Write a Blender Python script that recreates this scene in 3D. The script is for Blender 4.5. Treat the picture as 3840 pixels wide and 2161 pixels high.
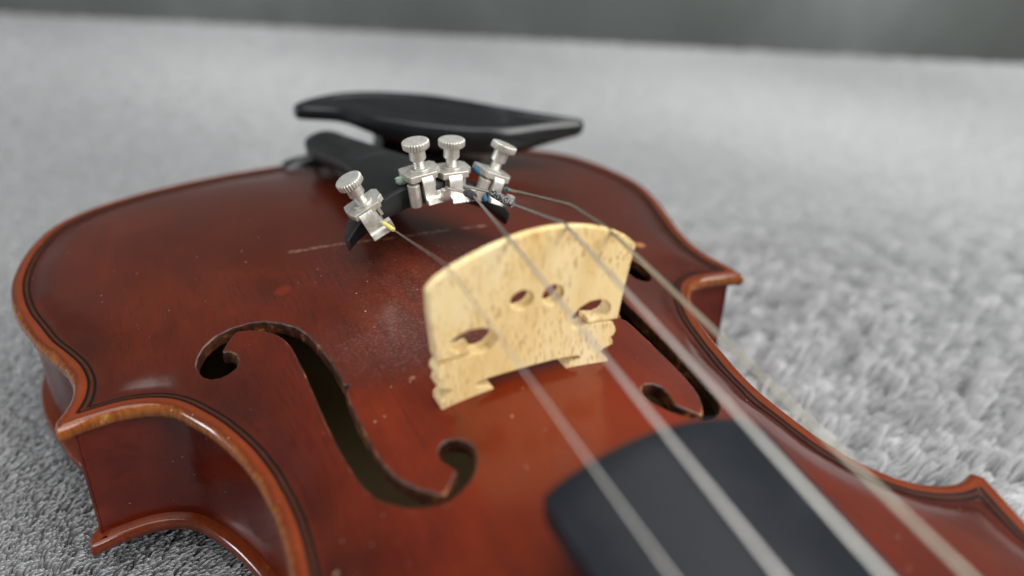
import bpy, bmesh, math, random
import numpy as np
from mathutils import Vector, Matrix
from mathutils.geometry import delaunay_2d_cdt

random.seed(7); rng = np.random.default_rng(11)
scene = bpy.context.scene
for o in list(bpy.data.objects): bpy.data.objects.remove(o, do_unlink=True)
COL = scene.collection
MM = 0.001
Z0 = 52.4          # height of the belly's edge plane above the floor of the pile, mm

# ------------------------------------------------------------------ camera
cam_d = bpy.data.cameras.new('camera'); cam = bpy.data.objects.new('camera', cam_d); COL.objects.link(cam)
c_r = Vector((0.90210251, -0.43031761, 0.03221522)); c_u = Vector((0.18472793, 0.45256725, 0.87238665)); c_f = Vector((0.38998289, 0.78103114, -0.48775373))
M = Matrix((c_r, c_u, -c_f)).transposed().to_4x4()
M.translation = Vector((-67.995, -142.532, 115.529 + Z0)) * MM
cam.matrix_world = M
cam_d.sensor_width = 36; cam_d.lens = 29.2436; cam_d.clip_start = 0.005; cam_d.clip_end = 50
cam_d.dof.use_dof = True; cam_d.dof.focus_distance = 0.199; cam_d.dof.aperture_fstop = 5.3; cam_d.dof.aperture_blades = 7
scene.camera = cam

# ------------------------------------------------------------------ light
world = bpy.data.worlds.new('World'); scene.world = world; world.use_nodes = True
bg = world.node_tree.nodes['Background']; bg.inputs[0].default_value = (0.93, 0.97, 1.0, 1); bg.inputs[1].default_value = 0.22
def area_lamp(name, loc, target, size, size_y, power, col):
    l = bpy.data.lights.new(name, 'AREA'); l.shape = 'RECTANGLE'; l.size = size; l.size_y = size_y; l.energy = power; l.color = col
    o = bpy.data.objects.new(name, l); COL.objects.link(o); o.location = Vector(loc)
    o.rotation_euler = (Vector(target) - Vector(loc)).to_track_quat('-Z', 'Y').to_euler()
    return o
area_lamp('window_lamp', (0.95, -1.15, 1.15), (0, 0.05, 0.05), 1.2, 1.3, 42, (1.0, 0.985, 0.96))
area_lamp('overhead_fill', (0.15, -0.05, 2.20), (0, 0.25, 0.0), 3.0, 1.7, 62, (1.0, 0.99, 0.98))  # added soft fill from above, not a known fixture
area_lamp('rim_highlight_lamp', (-1.6, 0.50, 0.40), (-0.05, 0.0, 0.05), .3, .5, 11, (0.93, 0.97, 1.0))  # added lamp out of view, placed to draw a highlight along the left rim
scene.view_settings.view_transform = 'Standard'; scene.view_settings.look = 'None'
scene.view_settings.exposure = 0.0; scene.view_settings.gamma = 1.0; scene.view_settings.use_curve_mapping = False

# ------------------------------------------------------------------ plan and arching of the violin body
# ---- plan of the body (mm, x across, y towards the tail, bridge stop line at y = 0)
TAIL_L=[(0,163.5),(-20,163),(-40,160.6),(-60,155.6),(-77,148.5),(-88.3,140.5),(-95,132),(-99.5,121),(-102,111),(-103.4,100),(-103.1,89.5),(-101.4,79.2),(-98.8,70.4),(-95.9,61.3),(-92.8,54.5),(-90.3,48.5),(-89.1,43.5),(-88.8,39.7),(-89.4,35.4),(-90.8,31.5),(-92.6,27.8)]
C_L=[(-92.4,24.0),(-88.3,25.4),(-83.9,26.3),(-78.7,26.7),(-73.8,25.7),(-69.7,23.2),(-66.2,18.4),(-62.8,12.4),(-60.2,6.1),(-58.1,-0.2),(-56.6,-6.9),(-55.7,-13.2),(-55.1,-19.9),(-55.1,-26.5),(-55.7,-35),(-57.3,-43.5),(-59.6,-50.8),(-62.8,-57),(-66.7,-61.4),(-71.2,-64),(-75.5,-64.8),(-80,-63.6)]
UP_R=[(81.8,-66.2),(80.3,-71),(78.6,-76),(77,-82),(76.6,-88),(77.2,-96),(78.8,-105),(81,-115),(82.8,-126),(83.2,-136),(82,-148),(78,-160),(71,-171),(60,-180.5),(45,-188),(28,-192.5),(12,-194.6),(0,-195)]
C_R=[(92.4,24.0),(88.3,25.6),(83.5,26.6),(78.5,26.8),(74.3,25.3),(70.8,21.5),(67.2,15.5),(64.4,9),(62,0),(60.3,-8),(58.9,-15.5),(58.1,-22.5),(58.0,-29),(58.3,-35.8),(58.9,-43),(60.5,-50.3),(63.2,-56.8),(66.7,-61.2),(71.2,-63.9),(75.5,-64.7),(80,-63.6)]
LOW_R=[(92.6,27.8),(92.1,33.1),(91,39.1),(91.3,47.5),(93.2,57.3),(96.8,68.9),(100.7,81.6),(103.2,93.6),(103.3,103),(102,111),(99.5,121),(95,132),(88.3,140.5),(77,148.5),(60,155.6),(40,160.6),(20,163),(0,163.5)]
def spline(P,step=0.8):
    P=np.array(P,float);n=len(P)
    Q=np.vstack([2*P[0]-P[1],P,2*P[-1]-P[-2]]);out=[]
    for i in range(n-1):
        a,b,c,d=Q[i:i+4];L=np.linalg.norm(c-b);m=max(4,int(L/0.15))
        t=np.linspace(0,1,m,endpoint=False)[:,None]
        out.append(.5*((2*b)+(c-a)*t+(2*a-5*b+4*c-d)*t*t+(3*b-a-3*c+d)*t**3))
    X=np.vstack(out+[P[-1:]]);s=np.r_[0,np.cumsum(np.linalg.norm(np.diff(X,axis=0),axis=1))]
    k=max(2,int(round(s[-1]/step)));g=np.linspace(0,s[-1],k+1)
    return np.stack([np.interp(g,s,X[:,0]),np.interp(g,s,X[:,1])],1)
def mir(P): return [(-x,y) for x,y in P]
SEG=[spline(TAIL_L),spline(C_L),spline(mir(UP_R)+UP_R[::-1][1:]),spline(C_R[::-1]),spline(LOW_R)]
SEG=[s-np.array([0,1.0]) for s in SEG]
OUT=np.vstack([s[:-1] if i==4 else s for i,s in enumerate(SEG)])   # closed, tail -> left -> neck -> right: counter-clockwise seen from above
def area(P): return .5*np.sum(P[:,0]*np.roll(P[:,1],-1)-P[:,1]*np.roll(P[:,0],-1))
def closed_normals(P,sm=2):
    T=np.roll(P,-1,0)-np.roll(P,1,0)
    for _ in range(sm): T=(np.roll(T,1,0)+2*T+np.roll(T,-1,0))/4
    T/=np.linalg.norm(T,axis=1)[:,None]
    N=np.stack([-T[:,1],T[:,0]],1)          # inward for counter-clockwise
    return N if area(P)>0 else -N
def dist(Q,P,closed=True):
    A=P if closed else P[:-1];B=np.roll(P,-1,0) if closed else P[1:]
    res=np.empty(len(Q))
    for i in range(0,len(Q),2000):
        q=Q[i:i+2000,None];d=B-A;t=np.clip(((q-A)*d).sum(2)/(d*d).sum(1),0,1)
        res[i:i+2000]=np.sqrt((((A+t[...,None]*d)-q)**2).sum(2).min(1))
    return res
def inside(Q,P):
    r=np.zeros(len(Q),bool);A=P;B=np.roll(P,-1,0)
    for i in range(0,len(Q),4000):
        q=Q[i:i+4000,None];c=(A[:,1]>q[...,1])!=(B[:,1]>q[...,1])
        dy=np.where(B[:,1]==A[:,1],1e-9,B[:,1]-A[:,1])
        x=(B[:,0]-A[:,0])*(q[...,1]-A[:,1])/dy+A[:,0]
        r[i:i+4000]=(c&(q[...,0]<x)).sum(1)%2==1
    return r
def offset(P,d): return P+closed_normals(P)*d
# ---- arching: a membrane stretched over the plan, rescaled to the long arch
G=2.0;GX=np.arange(-112,112.1,G);GY=np.arange(-204,172.1,G)
XX,YY=np.meshgrid(GX,GY);PQ=np.stack([XX.ravel(),YY.ravel()],1)
SD=dist(PQ,OUT)*np.where(inside(PQ,OUT),1,-1);SD=SD.reshape(XX.shape)
def membrane():
    m=SD>6.0
    hw=np.interp(GY,[-195,-150,-110,-70,-30,10,50,95,140,164],[60,78,76,62,52,60,82,97,88,60])
    k=(1/hw**2)[:,None]*np.ones_like(XX);u=np.where(m,SD*SD*0+.3,0.);rb=(np.add.outer(np.arange(len(GY)),np.arange(len(GX)))%2)
    for it in range(500):
        for c in(0,1):
            v=np.zeros_like(u);v[1:-1,1:-1]=.25*(u[:-2,1:-1]+u[2:,1:-1]+u[1:-1,:-2]+u[1:-1,2:])+.25*G*G*k[1:-1,1:-1]
            s=m&(rb==c);u[s]+=1.85*(v[s]-u[s])
    uc=u[:,np.argmin(abs(GX))];uc=np.maximum(uc,1e-3)
    s=np.clip(u/uc[:,None],0,1.05)
    L=lambda t,T,e:1-(1-np.clip(t/T,0,1))**e
    H=np.minimum(L(162.5-6-GY,130,2.4),L(GY+196-6,120,2.4))
    z=15.2*H[:,None]*s**0.88
    for _ in range(3):
        z[1:-1,1:-1]=(z[1:-1,1:-1]*4+z[:-2,1:-1]+z[2:,1:-1]+z[1:-1,:-2]+z[1:-1,2:])/8
    return z
ARCH=membrane()
def bicubic(F,x,y):
    fx=(np.asarray(x,float)-GX[0])/G;fy=(np.asarray(y,float)-GY[0])/G
    ix=np.clip(np.floor(fx).astype(int),1,len(GX)-3);iy=np.clip(np.floor(fy).astype(int),1,len(GY)-3)
    def w(t): return [-.5*t+t*t-.5*t**3,1-2.5*t*t+1.5*t**3,.5*t+2*t*t-1.5*t**3,-.5*t*t+.5*t**3]
    wx=w(fx-ix);wy=w(fy-iy);r=0
    for a in range(4):
        for b in range(4): r=r+wy[a]*wx[b]*F[iy+a-1,ix+b-1]
    return r
def edge_dip(d): return -.8*np.exp(-((d-6.2)/2.4)**2)
def belly(x,y): 
    d=np.maximum(bicubic(SD,x,y),0)
    return bicubic(ARCH,x,y)+edge_dip(d)

def resample(P,step):
    Q=np.vstack([P,P[:1]]);s=np.r_[0,np.cumsum(np.linalg.norm(np.diff(Q,axis=0),axis=1))]
    k=int(round(s[-1]/step));g=np.linspace(0,s[-1],k,endpoint=False)
    return np.stack([np.interp(g,s,Q[:,0]),np.interp(g,s,Q[:,1])],1)
FH =  [(-62.49, 31.31), (-61.62, 33.63), (-59.68, 36.01), (-56.72, 37.76), (-52.69, 38.18), (-48.45, 37.4), (-44.83, 35.49), (-41.5, 32.36), (-38.78,
      28.59), (-37.09, 24.2), (-35.89, 18.21), (-34.97, 11.63), (-34.58, 6.29), (-34.46, 2.83), (-33.21, 1.78), (-34.79, 0.43), (-35.02, -2.86), (-35.08,
      -9.04), (-34.89, -15.22), (-34.73, -20.12), (-34.35, -24.09), (-33.49, -28.39), (-32.16, -32.03), (-30.43, -35.19), (-28.77, -37.51), (-28.0, -38.37),
      (-26.83, -37.41), (-25.34, -35.68), (-24.31, -34.75), (-24.98, -32.76), (-25.71, -30.43), (-25.46, -28.07), (-24.16, -26.45), (-22.38, -26.21),
      (-20.68, -27.08), (-19.31, -28.69), (-18.74, -30.93), (-19.25, -33.66), (-20.59, -36.23), (-22.41, -38.34), (-25.01, -39.97), (-27.49, -40.63),
      (-29.87, -40.34), (-32.46, -38.98), (-34.79, -36.79), (-36.93, -33.86), (-38.64, -30.31), (-39.68, -26.39), (-40.32, -20.8), (-40.79, -14.23),
      (-41.16, -5.52), (-41.2, 1.02), (-41.26, 7.83), (-41.39, 13.23), (-41.66, 18.32), (-42.08, 23.06), (-42.85, 26.44), (-44.16, 29.4), (-46.33, 32.15),
      (-49.05, 34.39), (-51.72, 35.92), (-53.9, 33.8), (-55.69, 31.51), (-54.1, 30.66), (-52.94, 28.64), (-52.88, 26.02), (-53.77, 24.49), (-55.8, 23.93),
      (-58.04, 24.26), (-60.11, 25.57), (-61.65, 27.57), (-62.27, 29.33)]

# ------------------------------------------------------------------ materials
def new_mat(name):
    m = bpy.data.materials.new(name); m.use_nodes = True
    nt = m.node_tree; return m, nt, nt.nodes['Principled BSDF']
class N:
    """small helper that wires nodes"""
    def __init__(s, nt): s.nt = nt
    def add(s, t, **kw):
        n = s.nt.nodes.new(t)
        for k, v in kw.items(): setattr(n, k, v)
        return n
    def link(s, a, b): s.nt.links.new(a, b)
    def set(s, sock, v):
        if hasattr(v, 'is_output'): s.nt.links.new(v, sock)
        else: sock.default_value = v
    def coord(s, scale=(1,1,1), kind='Object', loc=(0,0,0), rot=(0,0,0)):
        c = s.add('ShaderNodeTexCoord'); m = s.add('ShaderNodeMapping'); m.inputs['Scale'].default_value = scale; m.inputs['Location'].default_value = loc; m.inputs['Rotation'].default_value = rot
        s.link(c.outputs[kind], m.inputs[0]); return m.outputs[0]
    def noise(s, vec, scale, detail=3, rough=.55, dist=0):
        n = s.add('ShaderNodeTexNoise'); s.link(vec, n.inputs['Vector']); n.inputs['Scale'].default_value = scale; n.inputs['Detail'].default_value = detail; n.inputs['Roughness'].default_value = rough; n.inputs['Distortion'].default_value = dist
        return n.outputs['Fac']
    def ramp(s, f, stops, interp='LINEAR'):
        r = s.add('ShaderNodeValToRGB'); r.color_ramp.interpolation = interp
        e = r.color_ramp.elements
        while len(e) < len(stops): e.new(.5)
        for q, (p, c) in zip(e, stops): q.position = p; q.color = c if len(c) == 4 else (*c, 1)
        s.link(f, r.inputs[0]); return r.outputs[0]
    def step(s, f, a, b):
        m = s.add('ShaderNodeMapRange', interpolation_type='SMOOTHSTEP'); s.set(m.inputs[0], f); m.inputs[1].default_value = a; m.inputs[2].default_value = b; m.inputs[3].default_value = 0; m.inputs[4].default_value = 1
        return m.outputs[0]
    def math(s, op, a, b=0.0):
        m = s.add('ShaderNodeMath', operation=op); s.set(m.inputs[0], a); s.set(m.inputs[1], b); return m.outputs[0]
    def mix(s, f, a, b):
        m = s.add('ShaderNodeMix', data_type='RGBA'); s.set(m.inputs['Factor'], f)
        for k, v in (('A', a), ('B', b)):
            q = [i for i in m.inputs if i.name == k and i.type == 'RGBA'][0]
            s.set(q, v if hasattr(v, 'is_output') else (*v, 1))
        return [o for o in m.outputs if o.type == 'RGBA'][0]
    def bump(s, h, strength, dist, normal=None):
        b = s.add('ShaderNodeBump'); b.inputs['Strength'].default_value = strength; b.inputs['Distance'].default_value = dist; s.link(h, b.inputs['Height'])
        if normal is not None: s.link(normal, b.inputs['Normal'])
        return b.outputs[0]
    def seg(s, vec, a, b):
        """distance in the plan from the segment a-b (metres)"""
        sp = s.add('ShaderNodeSeparateXYZ'); s.link(vec, sp.inputs[0])
        d = (b[0]-a[0], b[1]-a[1]); L2 = d[0]**2 + d[1]**2
        px = s.math('SUBTRACT', sp.outputs[0], a[0]); py = s.math('SUBTRACT', sp.outputs[1], a[1])
        t = s.math('DIVIDE', s.math('ADD', s.math('MULTIPLY', px, d[0]), s.math('MULTIPLY', py, d[1])), L2)
        c = s.add('ShaderNodeClamp'); s.link(t, c.inputs[0]); t = c.outputs[0]
        qx = s.math('SUBTRACT', px, s.math('MULTIPLY', t, d[0])); qy = s.math('SUBTRACT', py, s.math('MULTIPLY', t, d[1]))
        return s.math('SQRT', s.math('ADD', s.math('MULTIPLY', qx, qx), s.math('MULTIPLY', qy, qy)))

def specks(n, scale, size, density, seed=0.0):
    """small separate flecks of dust, white where dust lies"""
    v = n.add('ShaderNodeTexVoronoi'); vec = n.coord((1, .8, 1), loc=(seed, seed*.7, 0)); n.link(vec, v.inputs['Vector']); v.inputs['Scale'].default_value = scale
    d = n.step(v.outputs['Distance'], size, size*.45)
    c = n.add('ShaderNodeSeparateColor'); n.link(v.outputs['Color'], c.inputs[0])
    return n.math('MULTIPLY', d, n.math('LESS_THAN', c.outputs[0], density))

def varnish(name, lo, hi, rough=.23, grain=True, dusty=True, edge_attr=False, marks=False, wear=.8):
    m, nt, b = new_mat(name); n = N(nt)
    o = n.coord()
    big = n.noise(o, 22, 3, .55); mid = n.noise(n.coord((1, .45, 1)), 120, 3, .6, .4)
    f = n.math('ADD', n.math('MULTIPLY', big, .72), n.math('MULTIPLY', mid, .28))
    col = n.ramp(f, [(.30, lo), (.50, tuple((a+c)/2 for a, c in zip(lo, hi))), (.70, hi)])
    if grain:
        g = n.noise(n.coord((1, .018, 1)), 1500, 2, .6)
        col = n.mix(n.math('MULTIPLY', n.step(g, .48, .68), .40), col, tuple(c*.42 for c in lo))
    col = n.mix(n.math('MULTIPLY', n.step(n.noise(n.coord((1, .6, 1)), 48, 5, .65, .6), .50, .70), .45), col, (hi[0]*1.2, hi[1]*1.55, hi[2]*1.2))
    col = n.mix(n.math('MULTIPLY', n.step(n.noise(n.coord((1, .5, 1), loc=(.3, .1, 0)), 70, 5, .7, .4), .52, .70), .5), col, tuple(c*.6 for c in lo))
    if marks:
        # lighter golden red in the middle of the belly, darker brown red towards the bouts
        dv = n.add('ShaderNodeVectorMath', operation='DISTANCE'); n.link(n.coord((1, .8, 0)), dv.inputs[0]); dv.inputs[1].default_value = (.004, -.036, 0)
        rad = n.math('ADD', dv.outputs['Value'], n.math('MULTIPLY', n.math('SUBTRACT', n.noise(o, 35, 4, .6), .5), .05))
        col = n.mix(n.math('MULTIPLY', n.step(rad, .052, .014), .55), col, (.185, .0235, .0045))
        col = n.mix(n.math('MULTIPLY', n.step(rad, .035, .10), .62), col, (.050, .0100, .0038))
    fine = n.noise(o, 2600, 2, .7)
    col = n.mix(n.math('MULTIPLY', n.step(fine, .52, .8), .35), col, tuple(c*.35 for c in lo))
    rgh = n.math('ADD', n.math('MULTIPLY', n.noise(o, 60, 4, .6), .22), rough - .11)
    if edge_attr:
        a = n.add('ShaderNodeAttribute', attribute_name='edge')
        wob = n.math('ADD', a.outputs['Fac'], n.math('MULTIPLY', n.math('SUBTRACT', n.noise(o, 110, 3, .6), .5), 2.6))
        edge_dark = n.math('MULTIPLY', n.math('MULTIPLY', n.step(a.outputs['Fac'], 20., 6.), n.step(a.outputs['Fac'], 2.2, 4.5)), n.step(n.noise(o, 40, 4, .6), .25, .6))
        col = n.mix(n.math('MULTIPLY', edge_dark, .5), col, (.022, .0042, .0026))  # patchy darker band just inside the rim, fading inwards
        tick = n.noise(n.coord((1, 1, .1)), 900, 2, .7)
        amber = n.mix(n.math('MULTIPLY', n.step(tick, .42, .62), .6), (.26, .082, .015), (.11, .026, .007))
        amber = n.mix(n.math('MULTIPLY', n.step(n.noise(o, 220, 4, .7), .58, .72), .5), amber, (.62, .36, .12))
        col = n.mix(n.math('MULTIPLY', n.step(wob, 1.5, .3), wear), col, amber)
        rgh = n.math('MULTIPLY', rgh, n.math('SUBTRACT', 1.0, n.math('MULTIPLY', n.step(a.outputs['Fac'], 2.6, 1.2), .45)))
        orange = n.mix(n.noise(o, 90, 3), (.2, .03, .008), (.33, .075, .014))
        col = n.mix(n.math('MULTIPLY', n.math('MULTIPLY', n.step(a.outputs['Fac'], 5.0, 2.2), n.step(wob, .6, 2.4)), .4), col, orange)
    if marks:
        # grazes and rosin that lie on the belly
        w = n.math('MULTIPLY', n.math('SUBTRACT', n.noise(o, 400, 4, .7), .5), .0034)
        s1 = n.math('ADD', n.seg(o, (-.0326, .0631), (-.0044, .0569)), w); s2 = n.math('ADD', n.seg(o, (-.0044, .0566), (.0217, .0563)), w)
        sc = n.math('MULTIPLY', n.math('MAXIMUM', n.step(s1, .0010, .0002), n.step(s2, .0010, .0002)), n.step(n.noise(o, 330, 5, .75), .42, .62))
        col = n.mix(n.math('MULTIPLY', sc, .5), col, (.42, .28, .2))
        for (x, y, r, k) in ((-.0150, .006, .013, .38), (-.008, .024, .016, .26), (.004, -.002, .014, .30), (-.028, .012, .012, .22), (-.010, .048, .022, .20), (.012, .030, .016, .2)):
            d = n.add('ShaderNodeVectorMath', operation='DISTANCE'); pr = n.coord((1, 1, 0)); n.link(pr, d.inputs[0]); d.inputs[1].default_value = (x, y, 0)
            msk = n.math('MULTIPLY', n.step(d.outputs['Value'], r*1.5, r*.1), n.math('ADD', n.math('MULTIPLY', n.step(n.noise(o, 1300, 4, .75), .48, .74), .55), n.math('MULTIPLY', n.noise(o, 200, 4, .6), .28)))
            col = n.mix(n.math('MULTIPLY', msk, k), col, (.40, .29, .25))
        for (x, y, r, c) in ((.068, .044, .0022, (.5, .22, .09)), (-.022, -.005, .0010, (.36, .18, .09)), (-.0485, -.0395, .0006, (.5, .32, .2)), (-.0385, .0450, .0026, (.15, .018, .005))):
            d = n.add('ShaderNodeVectorMath', operation='DISTANCE'); pr = n.coord((1, 1, 0)); n.link(pr, d.inputs[0]); d.inputs[1].default_value = (x, y, 0)
            dd = n.math('ADD', d.outputs['Value'], n.math('MULTIPLY', n.math('SUBTRACT', n.noise(o, 500, 3), .5), r*1.2))
            col = n.mix(n.math('MULTIPLY', n.step(dd, r, r*.4), .6), col, c)
    if dusty:
        sp = n.math('MAXIMUM', specks(n, 520, .10, .20), specks(n, 210, .06, .18, .3))
        sp = n.math('MULTIPLY', sp, n.step(n.noise(o, 30, 3), .35, .62))
        col = n.mix(n.math('MULTIPLY', sp, .8), col, (.55, .47, .43))
        rgh = n.math('ADD', rgh, n.math('MULTIPLY', sp, .3))
    n.link(col, b.inputs['Base Color']); n.link(rgh, b.inputs['Roughness'])
    b.inputs['Coat Weight'].default_value = .15; b.inputs['Coat Roughness'].default_value = .12; b.inputs['IOR'].default_value = 1.45; b.inputs['Specular IOR Level'].default_value = .36
    h = n.noise(n.coord((1, .12, 1)), 500, 3, .6); n.link(n.bump(h, .12, .0004), b.inputs['Normal'])
    return m

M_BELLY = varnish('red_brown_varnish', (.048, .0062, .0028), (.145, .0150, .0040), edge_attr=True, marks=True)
M_RIB = varnish('rib_varnish', (.05, .006, .004), (.16, .017, .005), rough=.2, grain=False, dusty=True)
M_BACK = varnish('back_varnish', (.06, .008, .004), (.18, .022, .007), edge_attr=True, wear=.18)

def simple(name, col, rough=.5, metal=0., var=.25, vscale=60, bump=0., bscale=300, bdist=.0005, coat=0., spec=.5, bevel=0., stretch=(1,1,1)):
    m, nt, b = new_mat(name); n = N(nt)
    o = n.coord(stretch); f = n.noise(o, vscale, 4, .6)
    n.link(n.mix(f, tuple(max(0, c*(1-var)) for c in col), tuple(min(1, c*(1+var)) for c in col)), b.inputs['Base Color'])
    n.link(n.math('ADD', n.math('MULTIPLY', n.noise(o, vscale*2.3, 3), .2), rough-.1), b.inputs['Roughness'])
    b.inputs['Metallic'].default_value = metal; b.inputs['Coat Weight'].default_value = coat; b.inputs['Coat Roughness'].default_value = .15; b.inputs['Specular IOR Level'].default_value = spec
    nrm = None
    if bevel:
        bv = n.add('ShaderNodeBevel', samples=4); bv.inputs[0].default_value = bevel; nrm = bv.outputs[0]
    if bump: nrm = n.bump(n.noise(o, bscale, 4, .6), bump, bdist, nrm)
    if nrm is not None: n.link(nrm, b.inputs['Normal'])
    return m
def ebony(name, col, rough, dust=.3):
    m, nt, b = new_mat(name); n = N(nt); o = n.coord()
    f = n.noise(n.coord((1, .12, 1)), 240, 4, .65)
    c = n.mix(f, tuple(v*.7 for v in col), tuple(v*1.35 for v in col))
    d = n.step(n.noise(o, 90, 5, .65), .45, .75)
    c = n.mix(n.math('MULTIPLY', d, dust), c, (.10, .105, .11))
    sp = n.math('MULTIPLY', specks(n, 500, .08, .15), .4); c = n.mix(sp, c, (.3, .3, .3))
    b.inputs['Specular IOR Level'].default_value = .28
    n.link(c, b.inputs['Base Color']); n.link(n.math('ADD', n.math('MULTIPLY', d, .15), rough), b.inputs['Roughness'])
    n.link(n.bump(n.noise(n.coord((1, .15, 1)), 900, 3), .1, .0003), b.inputs['Normal'])
    return m
M_BOARD = ebony('fingerboard_ebony', (.006, .008, .012), .50, .08)
M_TAIL = ebony('tailpiece_black', (.009, .0095, .010), .45, .10)
M_CHIN = ebony('chin_rest_black', (.007, .008, .009), .15, .05)
M_CHIN.node_tree.nodes['Principled BSDF'].inputs['Specular IOR Level'].default_value = .5
M_INNER = simple('bare_inner_wood', (.31, .22, .10), .8, var=.3, vscale=40)
M_PURF = simple('purfling_black', (.006, .004, .0035), .4, var=.4, vscale=300, spec=.15)
M_PCORE = simple('purfling_core', (.05, .013, .006), .4, var=.4, vscale=300, spec=.15)
M_STEEL = simple('string_steel', (.64, .61, .56), .36, 1., var=.15, vscale=400)
M_BRASS = simple('tarnished_string', (.47, .45, .36), .40, 1., var=.25, vscale=500)
M_YELLOW = simple('yellow_sleeve', (.80, .70, .16), .45, var=.1, vscale=500)
M_RUBBER = simple('black_rubber', (.012, .012, .014), .5, var=.4, vscale=500)
M_TEAL = simple('teal_thread', (.01, .15, .17), .55, var=.3, vscale=900)
M_BLUE = simple('blue_thread', (.006, .085, .16), .6, var=.3, vscale=900)
M_CORK = simple('cork', (.33, .2, .1), .85, var=.4, vscale=700)
M_IVORY = simple('pale_nut', (.02, .02, .02), .4)
def speckle():
    m, nt, b = new_mat('speckled_sleeve'); n = N(nt)
    f = n.noise(n.coord(), 1900, 3, .7)
    n.link(n.ramp(f, [(.50, (.012, .012, .014)), (.58, (.42, .42, .42))]), b.inputs['Base Color']); b.inputs['Roughness'].default_value = .6
    return m
M_SPECK = speckle()
def nickel():
    m, nt, b = new_mat('worn_nickel'); n = N(nt); o = n.coord()
    f = n.noise(o, 420, 5, .65)
    c = n.ramp(f, [(.3, (.48, .46, .41)), (.6, (.72, .70, .65))])
    g = n.math('MULTIPLY', n.step(n.noise(o, 330, 4, .7), .58, .72), .6)
    c = n.mix(g, c, (.30, .36, .27))
    n.link(c, b.inputs['Base Color']); n.link(n.math('SUBTRACT', .78, n.math('MULTIPLY', g, .7)), b.inputs['Metallic'])
    n.link(n.math('ADD', n.math('MULTIPLY', n.noise(o, 900, 4, .7), .28), .30), b.inputs['Roughness'])
    bv = n.add('ShaderNodeBevel', samples=4); bv.inputs[0].default_value = .00022
    n.link(n.bump(n.noise(o, 1600, 4, .7), .25, .0002, bv.outputs[0]), b.inputs['Normal'])
    return m
M_NICKEL = nickel()
M_VERD = simple('verdigris', (.36, .50, .40), .85, var=.35, vscale=700, bump=.5, bscale=900)
def maple():
    m, nt, b = new_mat('bridge_maple'); n = N(nt); o = n.coord()
    base = n.ramp(n.noise(n.coord((1, 1, .35)), 110, 4, .6), [(.3, (.74, .51, .20)), (.5, (.84, .65, .32)), (.72, (.89, .75, .45))])
    # short brown rays standing in the grain: dashes low down, dots near the top
    fl = n.noise(n.coord((1.0, .5, .20)), 2200, 1.5, .5)
    band = n.noise(n.coord((1, .3, .5)), 130, 2, .5)
    k = n.math('MULTIPLY', n.step(fl, .55, .64), n.step(band, .36, .54))
    col = n.mix(n.math('MULTIPLY', k, .62), base, (.50, .27, .10))
    dots = n.noise(n.coord((1, .6, .45)), 1200, 1, .5)
    sp = n.add('ShaderNodeSeparateXYZ'); n.link(o, sp.inputs[0])
    hi = n.math('MULTIPLY', n.step(sp.outputs[2], .020, .028), n.step(sp.outputs[0], .000, .012))
    col = n.mix(n.math('MULTIPLY', n.math('MULTIPLY', n.step(dots, .60, .68), hi), .8), col, (.40, .19, .06))
    n.link(col, b.inputs['Base Color']); b.inputs['Roughness'].default_value = .55; b.inputs['Specular IOR Level'].default_value = .3
    b.inputs['Subsurface Weight'].default_value = 0
    bv = n.add('ShaderNodeBevel', samples=4); bv.inputs[0].default_value = .00035
    n.link(n.bump(n.noise(n.coord((1, 1, .2)), 1500, 3, .6), .12, .0002, bv.outputs[0]), b.inputs['Normal'])
    return m
M_MAPLE = maple()
def fhole_mat():
    m, nt, b = new_mat('f_hole_cut_edge'); n = N(nt); o = n.coord()
    f = n.noise(o, 260, 5, .7)
    c = n.ramp(f, [(.42, (.028, .010, .006)), (.58, (.085, .028, .012)), (.72, (.40, .16, .05))])
    n.link(c, b.inputs['Base Color']); b.inputs['Roughness'].default_value = .35
    n.link(n.bump(n.noise(o, 900, 4, .7), .5, .0004), b.inputs['Normal'])
    return m
M_FCUT = fhole_mat()

# ------------------------------------------------------------------ object helpers
def tag(o, label, cat, group=None):
    o['label'] = label; o['category'] = cat
    if group: o['group'] = group
    return o
def empty(name, loc_mm, label=None, cat=None, group=None):
    """an Empty at a thing's base; loc in violin millimetres"""
    o = bpy.data.objects.new(name, None); COL.objects.link(o); o.empty_display_size = .005
    o.location = Vector((loc_mm[0], loc_mm[1], loc_mm[2] + Z0)) * MM
    if label: tag(o, label, cat, group)
    return o
def mesh_obj(name, V, F, mat, parent=None, origin=(0, 0, 0), smooth=None, attr=None, mats=None, midx=None):
    """V in millimetres; origin is the parent's place, taken off so parts sit in the parent's frame"""
    V = (np.asarray(V, float) - np.asarray(origin, float)) * MM
    me = bpy.data.meshes.new(name); me.from_pydata(V.tolist(), [], [list(map(int, f)) for f in F]); me.validate(); me.update()
    o = bpy.data.objects.new(name, me); COL.objects.link(o)
    for q in (mats or [mat]): me.materials.append(q)
    if midx is not None: me.polygons.foreach_set('material_index', midx)
    if smooth is not None:
        me.polygons.foreach_set('use_smooth', [True]*len(me.polygons))
        if smooth < 179: me.set_sharp_from_angle(angle=math.radians(smooth))
    if attr:
        for k, a in attr.items():
            q = me.attributes.new(k, 'FLOAT', 'POINT'); q.data.foreach_set('value', np.asarray(a, np.float32))
    if parent: o.parent = parent
    return o
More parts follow.
